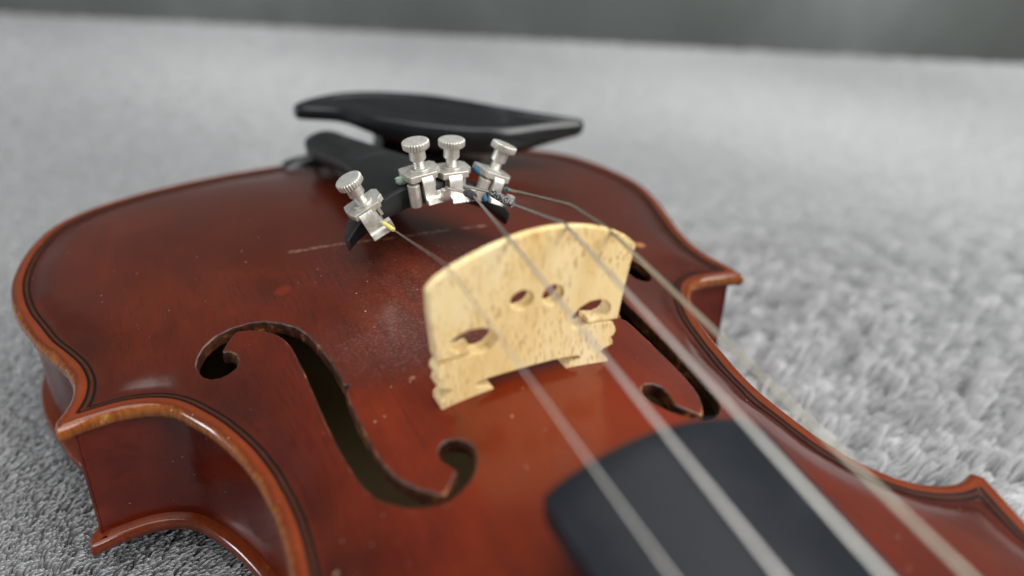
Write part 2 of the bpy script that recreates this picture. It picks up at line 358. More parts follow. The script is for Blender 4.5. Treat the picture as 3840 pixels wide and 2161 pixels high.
class MB:
    def __init__(s): s.v = []; s.f = []
    def add(s, V, F):
        k = len(s.v); s.v += [tuple(map(float, q)) for q in V]; s.f += [[i+k for i in f] for f in F]; return s
    def loft(s, rings, cap0=True, cap1=True, closed=True):
        n = len(rings[0]); V = [p for r in rings for p in r]; F = []
        for i in range(len(rings)-1):
            for j in range(n if closed else n-1):
                a = i*n+j; b = i*n+(j+1) % n; F.append((a, b, b+n, a+n))
        if cap0: F.append(tuple(range(n))[::-1])
        if cap1: F.append(tuple(range((len(rings)-1)*n, len(rings)*n)))
        return s.add(V, F)
    def lathe(s, prof, c=(0, 0, 0), n=24, axis='z', knurl=None):
        """prof = (radius, height) pairs"""
        rings = []
        for r, h in prof:
            ring = []
            for k in range(n):
                a = 2*math.pi*k/n; q = r*(1 - (knurl if (knurl and k % 2 and r > 2) else 0))
                p = (q*math.cos(a), q*math.sin(a), h)
                if axis == 'y': p = (p[0], h, p[1])
                if axis == 'x': p = (h, p[0], p[1])
                ring.append((p[0]+c[0], p[1]+c[1], p[2]+c[2]))
            rings.append(ring)
        return s.loft(rings)
    def box(s, x0, x1, y0, y1, z0, z1):
        V = [(x, y, z) for z in (z0, z1) for x, y in ((x0, y0), (x1, y0), (x1, y1), (x0, y1))]
        return s.add(V, [(3, 2, 1, 0), (4, 5, 6, 7), (0, 1, 5, 4), (1, 2, 6, 5), (2, 3, 7, 6), (3, 0, 4, 7)])
    def strip(s, prof, w0, w1, t):
        """a bent sheet: profile of (y, z) points, t thick, from x = w0 to w1"""
        P = np.array(prof, float); T = np.gradient(P, axis=0); T /= np.linalg.norm(T, axis=1)[:, None]; Nn = np.stack([-T[:, 1], T[:, 0]], 1)
        A = P + Nn*t/2; B = P - Nn*t/2
        rings = [[(w0, a[0], a[1]), (w1, a[0], a[1]), (w1, b[0], b[1]), (w0, b[0], b[1])] for a, b in zip(A, B)]
        return s.loft(rings)
    def tube(s, pts, r, n=10, cap=True):
        P = np.array(pts, float); R_ = np.full(len(P), r) if np.isscalar(r) else np.array(r)
        T = np.gradient(P, axis=0); T /= np.linalg.norm(T, axis=1)[:, None]
        up = np.array([0, 0, 1.]) if abs(T[0][2]) < .9 else np.array([1., 0, 0]); rings = []
        for p, t, q in zip(P, T, R_):
            a = np.cross(t, up); a /= np.linalg.norm(a); b = np.cross(a, t)
            rings.append([tuple(p + q*(a*math.cos(2*math.pi*k/n) + b*math.sin(2*math.pi*k/n))) for k in range(n)])
        return s.loft(rings, cap, cap)
    def build(s, name, mat, parent=None, origin=(0, 0, 0), smooth=35, **kw): return mesh_obj(name, s.v, s.f, mat, parent, origin, smooth, **kw)
def smooth_path(P, step=1.0):
    P = np.array(P, float); Q = np.vstack([2*P[0]-P[1], P, 2*P[-1]-P[-2]]); out = []
    for i in range(len(P)-1):
        a, b, c, d = Q[i:i+4]; m = max(2, int(np.linalg.norm(c-b)/step)); t = np.linspace(0, 1, m, endpoint=False)[:, None]
        out.append(.5*((2*b)+(c-a)*t+(2*a-5*b+4*c-d)*t*t+(3*b-a-3*c+d)*t**3))
    return np.vstack(out+[P[-1:]])
def triangulate(loops, extra=None, keep=None):
    """constrained triangulation of an outer loop with holes and loose inner points"""
    V = []; E = []
    for L in loops:
        k = len(V); n = len(L); V += [Vector(map(float, q)) for q in L]; E += [(k+i, k+(i+1) % n) for i in range(n)]
    if extra is not None: V += [Vector(map(float, q)) for q in extra]
    vo, eo, fo, ov, oe, of = delaunay_2d_cdt(V, E, [], 0, 1e-5)
    P = np.array([tuple(q) for q in vo]); F = np.array([f for f in fo if len(f) == 3])
    c = P[F].mean(1); ok = inside(c, np.array(loops[0]))
    for h in loops[1:]: ok &= ~inside(c, np.array(h))
    F = F[ok]
    a = P[F]; ar = (a[:, 1, 0]-a[:, 0, 0])*(a[:, 2, 1]-a[:, 0, 1])-(a[:, 1, 1]-a[:, 0, 1])*(a[:, 2, 0]-a[:, 0, 0])
    F[ar < 0] = F[ar < 0][:, ::-1]
    return P, F

# ------------------------------------------------------------------ the setting
def setting(name, V, F, mat, **kw):
    o = mesh_obj(name, V, F, mat, **kw); o['kind'] = 'structure'; return o
AX = np.array([.8660, -.5]); BX = np.array([.5, .8660])       # the blanket lies turned to the violin
CARPET_FAR = 566.
def plan(a, b): return AX*a + BX*b
M_FLOOR = simple('dark_floor', (.05, .052, .05), .6, var=.3, vscale=4)
q = [plan(a, b) for a, b in ((-2200, -1700), (2200, -1700), (2200, 700), (-2200, 700))]
setting('floor', [(x, y, -12) for x, y in q], [(0, 1, 2, 3)], M_FLOOR)
def wall_mat():
    m, nt, b = new_mat('grey_green_wall'); n = N(nt)
    c = n.coord((1, 1, .6), rot=(0, 0, math.radians(30)))
    f = n.noise(c, 5.5, 3, .5)
    n.link(n.ramp(f, [(.32, (.066, .074, .070)), (.52, (.092, .103, .098)), (.70, (.17, .186, .182))]), b.inputs['Base Color']); b.inputs['Roughness'].default_value = .7
    return m
q0, q1, q2, q3 = plan(-2200, CARPET_FAR+45), plan(2200, CARPET_FAR+45), plan(2200, CARPET_FAR+80), plan(-2200, CARPET_FAR+80)
setting('wall', [(*p_, z) for z in (-12, 900) for p_ in (q0, q1, q2, q3)], [(3, 2, 1, 0), (4, 5, 6, 7), (0, 1, 5, 4), (1, 2, 6, 5), (2, 3, 7, 6), (3, 0, 4, 7)], wall_mat())
# blanket: a thick sheet with a rounded far edge, its pile grown as separate strands
M_FELT = simple('blanket_backing', (.22, .222, .226), .95, var=.25, vscale=120)
mb = MB()
prof = [(-900, -8), (-900, 0)] + [(b, 0) for b in np.linspace(-880, CARPET_FAR-12, 40)] + [(CARPET_FAR-5, -1.2), (CARPET_FAR-1, -4), (CARPET_FAR, -8)]
rings = [[(*plan(a, b), z) for b, z in prof] for a in np.linspace(-1150, 1150, 40)]
mb.loft(rings)
setting('blanket', mb.v, mb.f, M_FELT, smooth=50)

# ------------------------------------------------------------------ the violin
violin = empty('violin', (0, 0, -52.4), 'red brown varnished violin lying on its back on grey plush', 'violin')
VO = (0, 0, -52.4)
RING = resample(OUT, 1.1)
NRM = closed_normals(RING, 3)
FL = resample(np.array(FH), .55); FR = FL[::-1]*np.array([-1, 1])
def densify():
    ex = []
    for d in (2.5, 3.14, 3.86, 4.6, 5.31, 6.2, 7.3, 8.6):
        P = RING + NRM*d; dd = dist(P, OUT); P = P[(dd > d*.96) & inside(P, OUT)]; ex.append(P)
    g = 2.3; gx = np.arange(-106, 106, g); gy = np.arange(-197, 164, g*.866); X, Y = np.meshgrid(gx, gy); X = X + (np.arange(len(gy)) % 2)[:, None]*g/2
    P = np.stack([X.ravel(), Y.ravel()], 1); P = P[bicubic(SD, P[:, 0], P[:, 1]) > 10.3]; ex.append(P)
    return np.vstack(ex)
EXTRA = densify()
def rounded_edge(P_in, zs, sign):
    """rounded rim from the plate round to the rib; returns rings (inset, z)"""
    return [(1.7, 0), (1.15, -.12), (.65, -.42), (.28, -.95), (.06, -1.6), (0, -2.2), (.12, -2.9), (.45, -3.5), (1.0, -3.9), (4.2, -4.05)]
RIM = rounded_edge(None, None, 1)
def plate(holes, sign, z_edge, name, mat, thick=2.8):
    loop0 = RING + NRM*1.7
    ex = EXTRA
    for h in holes:
        ex = ex[~inside(ex, h)]; ex = ex[dist(ex, h) > .9]
    hl = []
    for h in holes:
        hn = closed_normals(h, 1)       # inwards of the hole
        hl.append(h)           # the flat part stops short of the cut, a small round follows
    P, F = triangulate([loop0] + hl, ex)
    d = np.maximum(bicubic(SD, P[:, 0], P[:, 1]), 0)
    nearb = dist(P, loop0) < .05
    zz = bicubic(ARCH, P[:, 0], P[:, 1]) + edge_dip(d)
    z = z_edge + sign*np.where(nearb, edge_dip(d)*0, zz)
    V = [(x, y, q) for (x, y), q in zip(P, z)]; E_ = list(np.where(nearb, 1.7, d)); FF = [tuple(f) if sign > 0 else tuple(f[::-1]) for f in F]
    k = len(V); n = len(RING)
    for ins, dz in RIM:
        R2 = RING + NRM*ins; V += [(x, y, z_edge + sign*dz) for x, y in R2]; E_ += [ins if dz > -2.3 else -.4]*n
    for i in range(len(RIM)-1):
        for j in range(n):
            a = k+i*n+j; b = k+i*n+(j+1) % n; f = (a, a+n, b+n, b); FF.append(f if sign > 0 else f[::-1])
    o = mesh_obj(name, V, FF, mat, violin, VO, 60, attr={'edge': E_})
    bm = bmesh.new(); bm.from_mesh(o.data); bmesh.ops.remove_doubles(bm, verts=bm.verts, dist=2e-5); bm.normal_update(); bm.to_mesh(o.data); bm.free()
    o.data.polygons.foreach_set('use_smooth', [True]*len(o.data.polygons))
    return P, F, o
P, F, o_belly = plate([FL, FR], 1, 0, 'belly', M_BELLY)
# underside of the belly
zu = bicubic(ARCH, P[:, 0], P[:, 1]) - 3.1
mesh_obj('belly_underside', np.column_stack([P, zu]), F[:, ::-1], M_INNER, violin, VO, 180)
for h in (FL, FR):
    hn = closed_normals(h, 1); zt = belly(h[:, 0], h[:, 1]); rg = []
    jag = .12*np.sin(np.arange(len(h))*1.7) + .1*rng.standard_normal(len(h))
    for ins, dz in ((0, 0.0), (.2, -.06), (.36, -.2), (.42, -.45), (.44, -1.4), (.42, -3.1)):
        Q = h + hn*(ins + (jag[:, None]*.5 if dz < -1 else 0)); zz = zt + dz if ins > .01 else belly(Q[:, 0], Q[:, 1]) + .004
        rg.append([(x, y, z) for (x, y), z in zip(Q, zz)])
    m = MB().loft(rg, False, False); m.build('f_hole_edge', M_FCUT, violin, VO, 50)
# purfling: two black lines let into the belly all round
def purf(seg_pts, d, w):
    P0 = seg_pts; T = np.gradient(P0, axis=0); T /= np.linalg.norm(T, axis=1)[:, None]; Nn = np.stack([-T[:, 1], T[:, 0]], 1)
    out = []
    for e in (d-w/2, d+w/2): out.append(P0 + Nn*e)
    mid = P0 + Nn*d; ok = (dist(mid, OUT) > d*.965)
    i = np.where(ok)[0]; i0, i1 = i[0], i[-1]+1
    A, B = out[0][i0:i1], out[1][i0:i1]
    return A, B
bouts = [np.vstack([SEG[4], SEG[0][1:]]), SEG[1], SEG[2], SEG[3]]
mbp = MB(); mbc = MB()
for sg in bouts:
    for d, w in ((3.55, .60), (4.85, .60), (4.2, .70)):
        A, B = purf(sg, d, w)
        za = belly(A[:, 0], A[:, 1]) + .07; zb_ = belly(B[:, 0], B[:, 1]) + .07
        V = [(*q, z) for q, z in zip(A, za)] + [(*q, z) for q, z in zip(B, zb_)]; n = len(A)
        (mbc if d == 4.2 else mbp).add(V, [(i, i+1, n+i+1, n+i) for i in range(n-1)])
pf_ = mbp.build('purfling', M_PURF, violin, VO, 180); mbc.build('purfling_core', M_PCORE, pf_, VO, 180)
# ribs
R3 = RING + closed_normals(RING, 2)*3.0
ok = dist(R3, OUT) > 2.2
R3 = R3[ok]
mb = MB(); mb.loft([[(x, y, z) for x, y in R3] for z in (-3.9, -12, -20, -28, -34.6)], False, False)
mb.build('rib', M_RIB, violin, VO, 40)
# back
PB, FB, o_back = plate([], -1, -38.6, 'back_plate', M_BACK)
zi = -34.5 - .93*bicubic(ARCH, PB[:, 0], PB[:, 1]); FI = FB[(bicubic(SD, PB[:, 0], PB[:, 1])[FB] > 3.4).all(1)]; mesh_obj('back_inside', np.column_stack([PB, zi]), FI, M_INNER, violin, VO, 180)
# fingerboard
def board():
    rings = []
    ys = [-59.6, -60.0, -60.8, -62.2, -66] + list(np.linspace(-75, -322, 26))
    for y in ys:
        t = (-60 - y)/262.; hw = 21.2 - t*9.0
        rr = 42.; end = max(0, 1 - (-59.6 - y)/2.6) if y > -62.2 else 0
        hw -= 1.0*end**2; drop = .9*end**2
        sl = 28.0 + (y + 60)*.1020; ring = []
        sk = lambda x: x*.035*max(0, 1-(-y-59.6)/40)
        top = []
        for k in range(17):
            x = hw*(-1 + 2*k/16); xx = max(-1, min(1, x/hw)); e = .55*max(0, (abs(xx)-.93)/.07)**2
            z = sl + math.sqrt(rr*rr - x*x) - math.sqrt(rr*rr - hw*hw) - e - drop
            top.append((x, y + sk(x), z))
        low = [(hw, y+sk(hw), sl-1.6), (hw-.2, y+sk(hw), sl-4.6+.6*end), (hw*.7, y, sl-4.6+1.2+.6*end), (0, y, sl-4.6+3+.6*end), (-hw*.7, y, sl-4.6+1.2+.6*end), (-hw+.2, y+sk(-hw), sl-4.6+.6*end), (-hw, y+sk(-hw), sl-1.6)]
        rings.append(top + low)
    MB().loft(rings).build('fingerboard', M_BOARD, violin, VO, 50)
board()
# neck, nut and saddle
rings = []
for y in np.linspace(-185, -330, 16):
    t = (-60 - y)/262.; hw = 20.6 - t*9.0; zt = 28.0 + (y+60)*.102 - 4.7; dp = 20 + 24*max(0, 1-(-y-185)/38)**2
    rings.append([(hw*math.cos(a), y, zt - dp*math.sin(a)*.9) for a in np.linspace(0, math.pi, 15)])
MB().loft(rings).build('neck', M_RIB, violin, VO, 50)
mb = MB(); mb.loft([[(-12, y, -3.5), (12, y, -3.5), (12, y, 1.5+h), (6, y, 4.3+h), (0, y, 5.2+h), (-6, y, 4.3+h), (-12, y, 1.5+h)] for y, h in ((-322.4, .6), (-326, 0))]); mb.build('nut', M_IVORY, violin, VO)
mb = MB(); rings = []
for y, z, w in ((-330, 0, 11), (-345, -4, 11), (-370, -10, 9.5), (-395, -15, 8), (-408, -12, 7)):
    rings.append([(-w, y, z-18), (w, y, z-18), (w, y, z), (-w, y, z)])
mb.loft(rings).build('pegbox', M_RIB, violin, VO, 30)
mb = MB()
sp = [(0, -412 - r*math.cos(a), -26 + r*math.sin(a)) for a, r in ((i*.32, 15*(1-i/46)) for i in range(44))]
mb.tube([(x, y, z) for x, y, z in sp], [6.5]*44, 10).build('scroll', M_RIB, violin, VO, 60)
rings = []
for x in np.linspace(-15, 15, 13):
    h = 3.2*math.sqrt(max(0, 1-(abs(x)/16.2)**3)); rings.append([(x, 155.2, .0), (x, 162.2, -2.5), (x, 162.2, h*.55), (x, 160.4, h), (x, 157.6, h*.85)])
MB().loft(rings).build('saddle', M_CHIN, violin, VO, 50)
mb = MB().lathe([(0.1, 0), (3.4, 0), (3.6, 1), (3.0, 4), (5.2, 6.5), (6.6, 9), (6.2, 11.5), (3.5, 13), (.1, 13.3)], (0, 159, -19), 24, 'y'); mb.build('end_button', M_TAIL, violin, VO, 50)

# ------------------------------------------------------------------ bridge (standing off its mark, towards the fingerboard)
BC = np.array([-.886, -17.497, 13.3]); BXV = np.array([.99982, .01866, 0])
bridge = empty('bridge', (BC[0], BC[1]+2.3, BC[2]-.4), 'pale maple bridge with round holes standing between the f holes', 'bridge')
BO = (BC[0], BC[1]+2.3, BC[2]-.4)
half_r = [(8.7, 1.6), (8.5, -.5), (19.5, -.9), (19.4, 1.3), (17.4, 3.7), (18.1, 4.3), (20.2, 4.8), (20.0, 6.1), (19.5, 6.7), (20.3, 7.3), (20.6, 8.1), (20.4, 9.1), (19.6, 10.55)]
cut_r = [(15.0, 11.25), (13.4, 11.3), (12.6, 11.0), (11.0, 10.9), (9.8, 11.4), (9.2, 12.7), (9.75, 14.7), (11.2, 16.1), (13.4, 17.0), (15.6, 17.0), (17.4, 16.4), (18.6, 15.1), (18.8, 13.7), (17.9, 12.5), (16.4, 12.15), (14.8, 12.5), (13.35, 12.9), (13.3, 11.75), (15.0, 11.6)]
up_r = [(20.8, 11.2), (21.4, 16.6), (22.1, 21.3), (23.0, 27.3), (23.4, 28.3), (23.1, 28.95)]
top = [(21.6, 30.3), (18.9, 31.9), (15.7, 33.4), (12.2, 34.5), (8.4, 35.35), (5.3, 35.75), (2.0, 35.85), (-1.5, 35.65), (-5.1, 35.1), (-10.0, 33.8), (-14.4, 32.2), (-17.6, 30.8), (-20.2, 29.2), (-21.4, 27.9)]
up_l = [(-21.9, 27.0), (-21.6, 21.5), (-20.9, 16.5), (-20.3, 11.35)]
cut_l = [(-15.0, 11.45), (-13.4, 11.55), (-13.3, 12.9), (-14.8, 12.5), (-16.2, 12.3), (-17.3, 13.0), (-17.9, 14.2), (-17.4, 15.3), (-15.8, 16.3), (-13.7, 16.9), (-10.9, 16.7), (-9.0, 15.9), (-7.8, 14.2), (-7.9, 12.5), (-9.2, 11.1), (-10.8, 10.7), (-12.4, 10.95), (-15.0, 11.05)]
half_l = [(-19.6, 10.3), (-20.4, 9.0), (-20.5, 8.0), (-19.9, 7.1), (-19.2, 6.5), (-19.9, 6.0), (-20.1, 4.9), (-18.3, 4.4), (-17.1, 3.7), (-19.5, 1.2), (-19.5, -.9), (-8.0, -.5), (-8.2, 1.7)]
arch = [(-9.5, 2.3), (-11.5, 2.7), (-12.3, 3.3), (-11.8, 4.05), (-9.4, 4.4), (-5, 4.6), (0, 4.75), (5, 4.75), (8.5, 4.55), (11.6, 4.15), (12.4, 3.6), (11.8, 3.05), (10, 2.6)]
poly = np.array(half_r + [(17.0, 11.05)] + cut_r + [(17.0, 11.45)] + up_r + top + up_l + cut_l + half_l + arch)
def circ(cx, cy, rx, ry, n=22): return np.array([(cx+rx*math.cos(2*math.pi*k/n), cy+ry*math.sin(2*math.pi*k/n)) for k in range(n)])
holes = [circ(-2.45, 20.9, 2.65, 2.25), circ(4.55, 20.5, 2.5, 2.4)]
PBr, FBr = triangulate([poly] + holes)
def place(p2, back):
    s, h = p2; t = 4.9 - 3.3*max(0, min(1, h/36)); q = BC + BXV*s + np.array([0, 0, h*(.985 if h > 25 else 1)]); q = q + np.array([0, t if back else 0, 0]); return q
V = [place(p_, False) for p_ in PBr] + [place(p_, True) for p_ in PBr]; k = len(PBr)
FF = [tuple(f) for f in FBr] + [tuple(i+k for i in f[::-1]) for f in FBr]
idx = {tuple(np.round(p_, 3)): i for i, p_ in enumerate(PBr)}
for L in [poly] + holes:
    ii = [idx[tuple(np.round(q, 3))] for q in L]
    for a, b in zip(ii, ii[1:] + ii[:1]): FF.append((a, a+k, b+k, b))
ob = mesh_obj('bridge_body', V, FF, M_MAPLE, bridge, BO)
bm = bmesh.new(); bm.from_mesh(ob.data); bmesh.ops.recalc_face_normals(bm, faces=bm.faces); bm.to_mesh(ob.data); bm.free()

# ------------------------------------------------------------------ tailpiece
tail = empty('tailpiece', (1, 96, 8), 'black tailpiece flaring from a round end to four metal tuners', 'tailpiece'); TO = (1, 96, 8)
def tailpiece():
    def smt(y, X, Y):
        C_ = spline(list(zip(X, Y)), .6); return float(np.interp(y, C_[:, 0], C_[:, 1]))
    ys = [43.4, 43.6, 44.4, 46.0, 48.5] + list(np.arange(51, 144, 3)) + [144, 146, 148, 149.5, 150.6, 151.4]
    rings = []
    for y in ys:
        t = (y-43.4)/108
        hw = smt(y, [43.4, 45.0, 49, 56, 65, 80, 100, 125, 140, 146, 149.5, 151.4], [22.2, 22.9, 21.6, 17.0, 12.8, 9.9, 8.6, 8.2, 8.0, 7.1, 5.0, 2.0])
        zc = smt(y, [39.6, 50, 70, 100, 130, 146, 151.4], [36.0, 35.6, 32.6, 26.5, 20.2, 16.8, 13.5]); R_ = np.interp(y, [39, 60, 90, 120, 152], [27.5, 21, 13, 10, 8.9])
        th = np.interp(y, [39.6, 44, 60, 100, 152], [5.4, 6.4, 7.0, 8.0, 7.0])
        sink = .8*max(0, 1-(y-43.4)/1.2)
        xs = hw*np.sin(np.linspace(-math.pi/2, math.pi/2, 19))
        xc = 1 - 3.2*(y-43.4)/108
        up = [(xc+x, y, zc - R_ + math.sqrt(max(0, R_*R_-x*x)) - sink) for x in xs]
        dn = [(xc+x*.96, y, zc - R_ + math.sqrt(max(0, R_*R_-x*x)) - th*(1-.55*abs(x/hw)**4) + sink*.4) for x in xs[::-1]]
        rings.append(up + dn)
    MB().loft(rings).build('plate', M_TAIL, tail, TO, 60)
    for s in (-3, 3): MB().tube(smooth_path([(1+s, 138, 13.5), (1+s, 149, 11.5), (.6+s, 157, 7.2), (.4+s, 161.8, 5.2), (.2+s*.9, 164.6, -1), (s*.8, 165.5, -14), (s*.6, 164.5, -19)]), 1.1, 8).build('tail_gut', M_RUBBER, tail, TO, 60)
tailpiece()

# ------------------------------------------------------------------ fine tuners
def tuner(plate_pt, tilt, label, extra=0, pitch=0., dx=0.):
    e = empty('fine_tuner', plate_pt, label, 'fine tuner', 'fine tuners on the tailpiece')
    e.scale = (.93, .93, .95); e.rotation_euler = (math.radians(pitch), math.radians(tilt), 0)
    hz = 7.0
    # knurled head
    prof = [(.05, hz-1.0), (3.35, hz-1.0), (3.66, hz-.75), (3.72, hz+.65), (3.52, hz+.95), (3.3, hz+1.0), (.05, hz+1.05)]
    rg = []
    nn = 112
    for r, h in prof:
        rg.append([((r*(1-(.085 if (k//2) % 2 and r > 3.5 else 0)))*math.cos(2*math.pi*k/nn), (r*(1-(.085 if (k//2) % 2 and r > 3.5 else 0)))*math.sin(2*math.pi*k/nn), h) for k in range(nn)])
    MB().loft(rg).build('screw_head', M_NICKEL, e, smooth=25)
    MB().lathe([(.05, 6.2), (2.2, 6.2), (2.2, 3.0), (1.95, 2.75), (.05, 2.75)], n=24).build('screw_collar', M_NICKEL, e)
    pr = []
    for i in range(17): pr.append((1.42 if i % 2 else 1.58, 3.05 - i*.25))
    sc = MB().lathe(pr, n=18); sc.build('screw_thread', M_NICKEL, e, smooth=40)
    MB().lathe([(1.7, .05), (2.75, .05), (2.7, .42), (1.7, .5)], n=22).build('washer', M_NICKEL, e)
    # bracket: top plate with clipped corners and two cheeks
    mb = MB(); out = [(-4.9, 3.6), (-5.2, 1.0), (-4.6, -2.6), (-4.0, -4.3), (3.4, -4.3), (4.1, -2.2), (5.2, -1.4), (5.2, 2.6), (4.2, 4.0), (-3.8, 4.0)]
    mb.loft([[(x, y, -1.7) for x, y in out], [(x, y, -.12) for x, y in out], [(x*.98, y*.98, 0) for x, y in out]])
    mb.build('bracket', M_NICKEL, e, smooth=30)
    for s in (-1, 1):
        m2 = MB(); cq = [(-1.0, -1.1), (3.4, -1.1), (3.0, -4.6), (.6, -5.2), (-1.2, -3.6)]
        xa, xb = (2.15, 3.0) if s > 0 else (-3.0, -2.15)
        m2.loft([[(xa, -y, z) for y, z in cq], [(xb, -y, z) for y, z in cq]]); m2.build('cheek', M_NICKEL, e, smooth=30)
    # lever: a bent fork with a slot that takes the string
    prof = smooth_path([(-3.4, -.9), (-4.3, -1.7), (-4.6, -3.2), (-4.8, -4.8), (-5.4, -6.3), (-6.6, -7.0), (-7.6, -6.7)], .5)
    for w0, w1, tip in ((-3.1, .7, 0), (1.75, 2.7, 1)):
        pf = prof if not tip else smooth_path([(-5.6, -6.4), (-6.7, -6.9), (-7.7, -6.4), (-8.2, -5.2), (-8.3, -3.6)], .5)
        m3 = MB(); m3.strip(pf, w0*(.8 if extra else 1)+dx, (w1 if not tip else 3.4)+dx, 1.35 if not tip else 1.7); m3.build('lever_prong', M_NICKEL, e, smooth=40)
    m3 = MB(); m3.strip(smooth_path([(-4.9, -5.0), (-5.5, -6.3), (-6.8, -7.0), (-7.7, -6.7)], .4), .7+dx, 2.0+dx, 1.3); m3.build('lever_bridge', M_NICKEL, e, smooth=40)
    MB().lathe([(.05, -1.1), (1.7, -1.1), (1.7, -7.2), (1.3, -7.6), (.05, -7.6)], (-3.4 if extra else .6, -3.4 if extra else -1.4, -1.2 if extra else 0), 20).build('stop_post', M_NICKEL, e)
    return e
tuner((-16.8, 45, 31.8), -26.6, 'tilted metal fine tuner hooking the string with the yellow sleeve')
tuner((-2.0, 44, 39.0), -7.5, 'metal fine tuner with green corrosion on its bracket, holding the string with the grey bead', 1, dx=1.3)
tuner((7.4, 46, 37.5), 0.5, 'upright metal fine tuner holding the string with the black and white speckled sleeve', dx=.6)
tuner((19.5, 46, 35.0), 24, 'metal fine tuner leaning outwards, with blue and teal thread at its lever', 1, dx=1.1)
# corrosion crumbs under the second bracket's plate
te = [o for o in bpy.data.objects if o.name == 'fine_tuner.001'][0]
mb = MB(); rg = []
for k in range(7):
    t = k/6; r = 1.25*math.sin(math.pi*(.12+.8*t)); rg.append([(-6.4+3.2*t+.3*math.sin(5*a), 2.2-1.2*t+r*math.cos(a), -2.3-.5*t+r*(.9+.2*math.sin(3*a))*math.sin(a)) for a in np.linspace(0, 2*math.pi, 12, endpoint=False)])
mb.loft(rg).build('corrosion', M_VERD, te, smooth=60)
tg = [o for o in bpy.data.objects if o.name == 'fine_tuner.003'][0]
MB().tube([(-2.6, -3.6, -5.8), (-2.4, -5.0, -7.0), (-1.8, -5.6, -7.8)], .75, 10).build('thread_wrap', M_BLUE, tg, smooth=60)
MB().tube([(-6.2, .5, -.9), (-4.2, -.5, -2.2)], .8, 10).build('thread_wrap', M_BLUE, tg, smooth=60)

# ------------------------------------------------------------------ strings
BR = lambda s, h: tuple(BC + BXV*s + np.array([0, 1.2, h]))
def string(path_back, br, nut, r, mat, label, kink=()):
    P = [np.array(q, float) for q in path_back] + [np.array(q, float) for q in kink] + [np.array(br, float)]
    b = np.array(br, float); n_ = np.array(nut, float)
    P += [b + (n_-b)*t for t in (.012, .03, .1, .25, .45, .7, 1.)]
    e = empty('violin_string', tuple(P[0]), label, 'string', 'violin strings')
    fine = []
    for i in range(len(P)-1):
        m = max(2, int(np.linalg.norm(P[i+1]-P[i])/1.6)); fine += [P[i] + (P[i+1]-P[i])*t for t in np.linspace(0, 1, m, endpoint=False)]
    fine.append(P[-1]); X = np.array(fine)
    for _ in range(2): X[1:-1] = (X[:-2] + 2*X[1:-1] + X[2:])/4
    MB().tube(X, r, 10).build('wire', mat, e, tuple(P[0]), 180)
    return e, tuple(P[0])
def sleeve(e, o, pts, r, mat, name, taper=True):
    X = smooth_path(pts, .7); n_ = len(X); R_ = np.full(n_, r)
    if taper: R_[0] *= .75; R_[-1] *= .75
    MB().tube(X, R_, 14).build(name, mat, e, o, 50)
e, o = string([(-14.3, 37.2, 29.3)], BR(-17.6, 31.1), (-11.3, -325, 5.0), .15, M_STEEL, 'thin plain steel string with a yellow sleeve at its tuner')
sleeve(e, o, [(-14.35, 36.4, 29.5), (-14.7, 31, 31.0), (-15.05, 26, 32.35)], .52, M_YELLOW, 'protective_sleeve')
e, o = string([(2.0, 36.5, 36.3), (3.6, 32, 37.0), (4.6, 28.4, 37.6), (4.5, 24.2, 38.3)], BR(-5.6, 35.0), (-6.8, -325, 7.3), .31, M_STEEL, 'wound grey string with a small grey bead near its tuner')
sleeve(e, o, [(4.3, 29.2, 37.5), (4.65, 26.8, 37.9), (4.5, 24.2, 38.2)], .98, simple('grey_bead', (.035, .036, .042), .3, var=.4, vscale=500), 'bead')
e, o = string([(7.6, 38, 35.3), (10.1, 28, 37.4), (11.2, 18.5, 37.8)], BR(6.7, 35.3), (3.4, -325, 8.6), .37, M_STEEL, 'wound grey string with a black and white speckled sleeve', kink=[(8.4, -9.0, 45.6)])
sleeve(e, o, [(10.3, 27.5, 37.35), (10.9, 23, 37.5), (11.3, 17.6, 37.9)], .95, M_SPECK, 'speckled_sleeve')
e, o = string([(20.0, 39.5, 32.0), (19.4, 37.0, 33.0), (18.9, 4.0, 42.3)], BR(17.0, 32.3), (18.3, -325, 11.0), .38, M_BRASS, 'thick tarnished olive string passing over the end of the bridge')
sleeve(e, o, [(20.1, 40, 31.8), (19.6, 38, 32.6), (19.45, 36.6, 33.1)], .62, M_TEAL, 'thread_end')

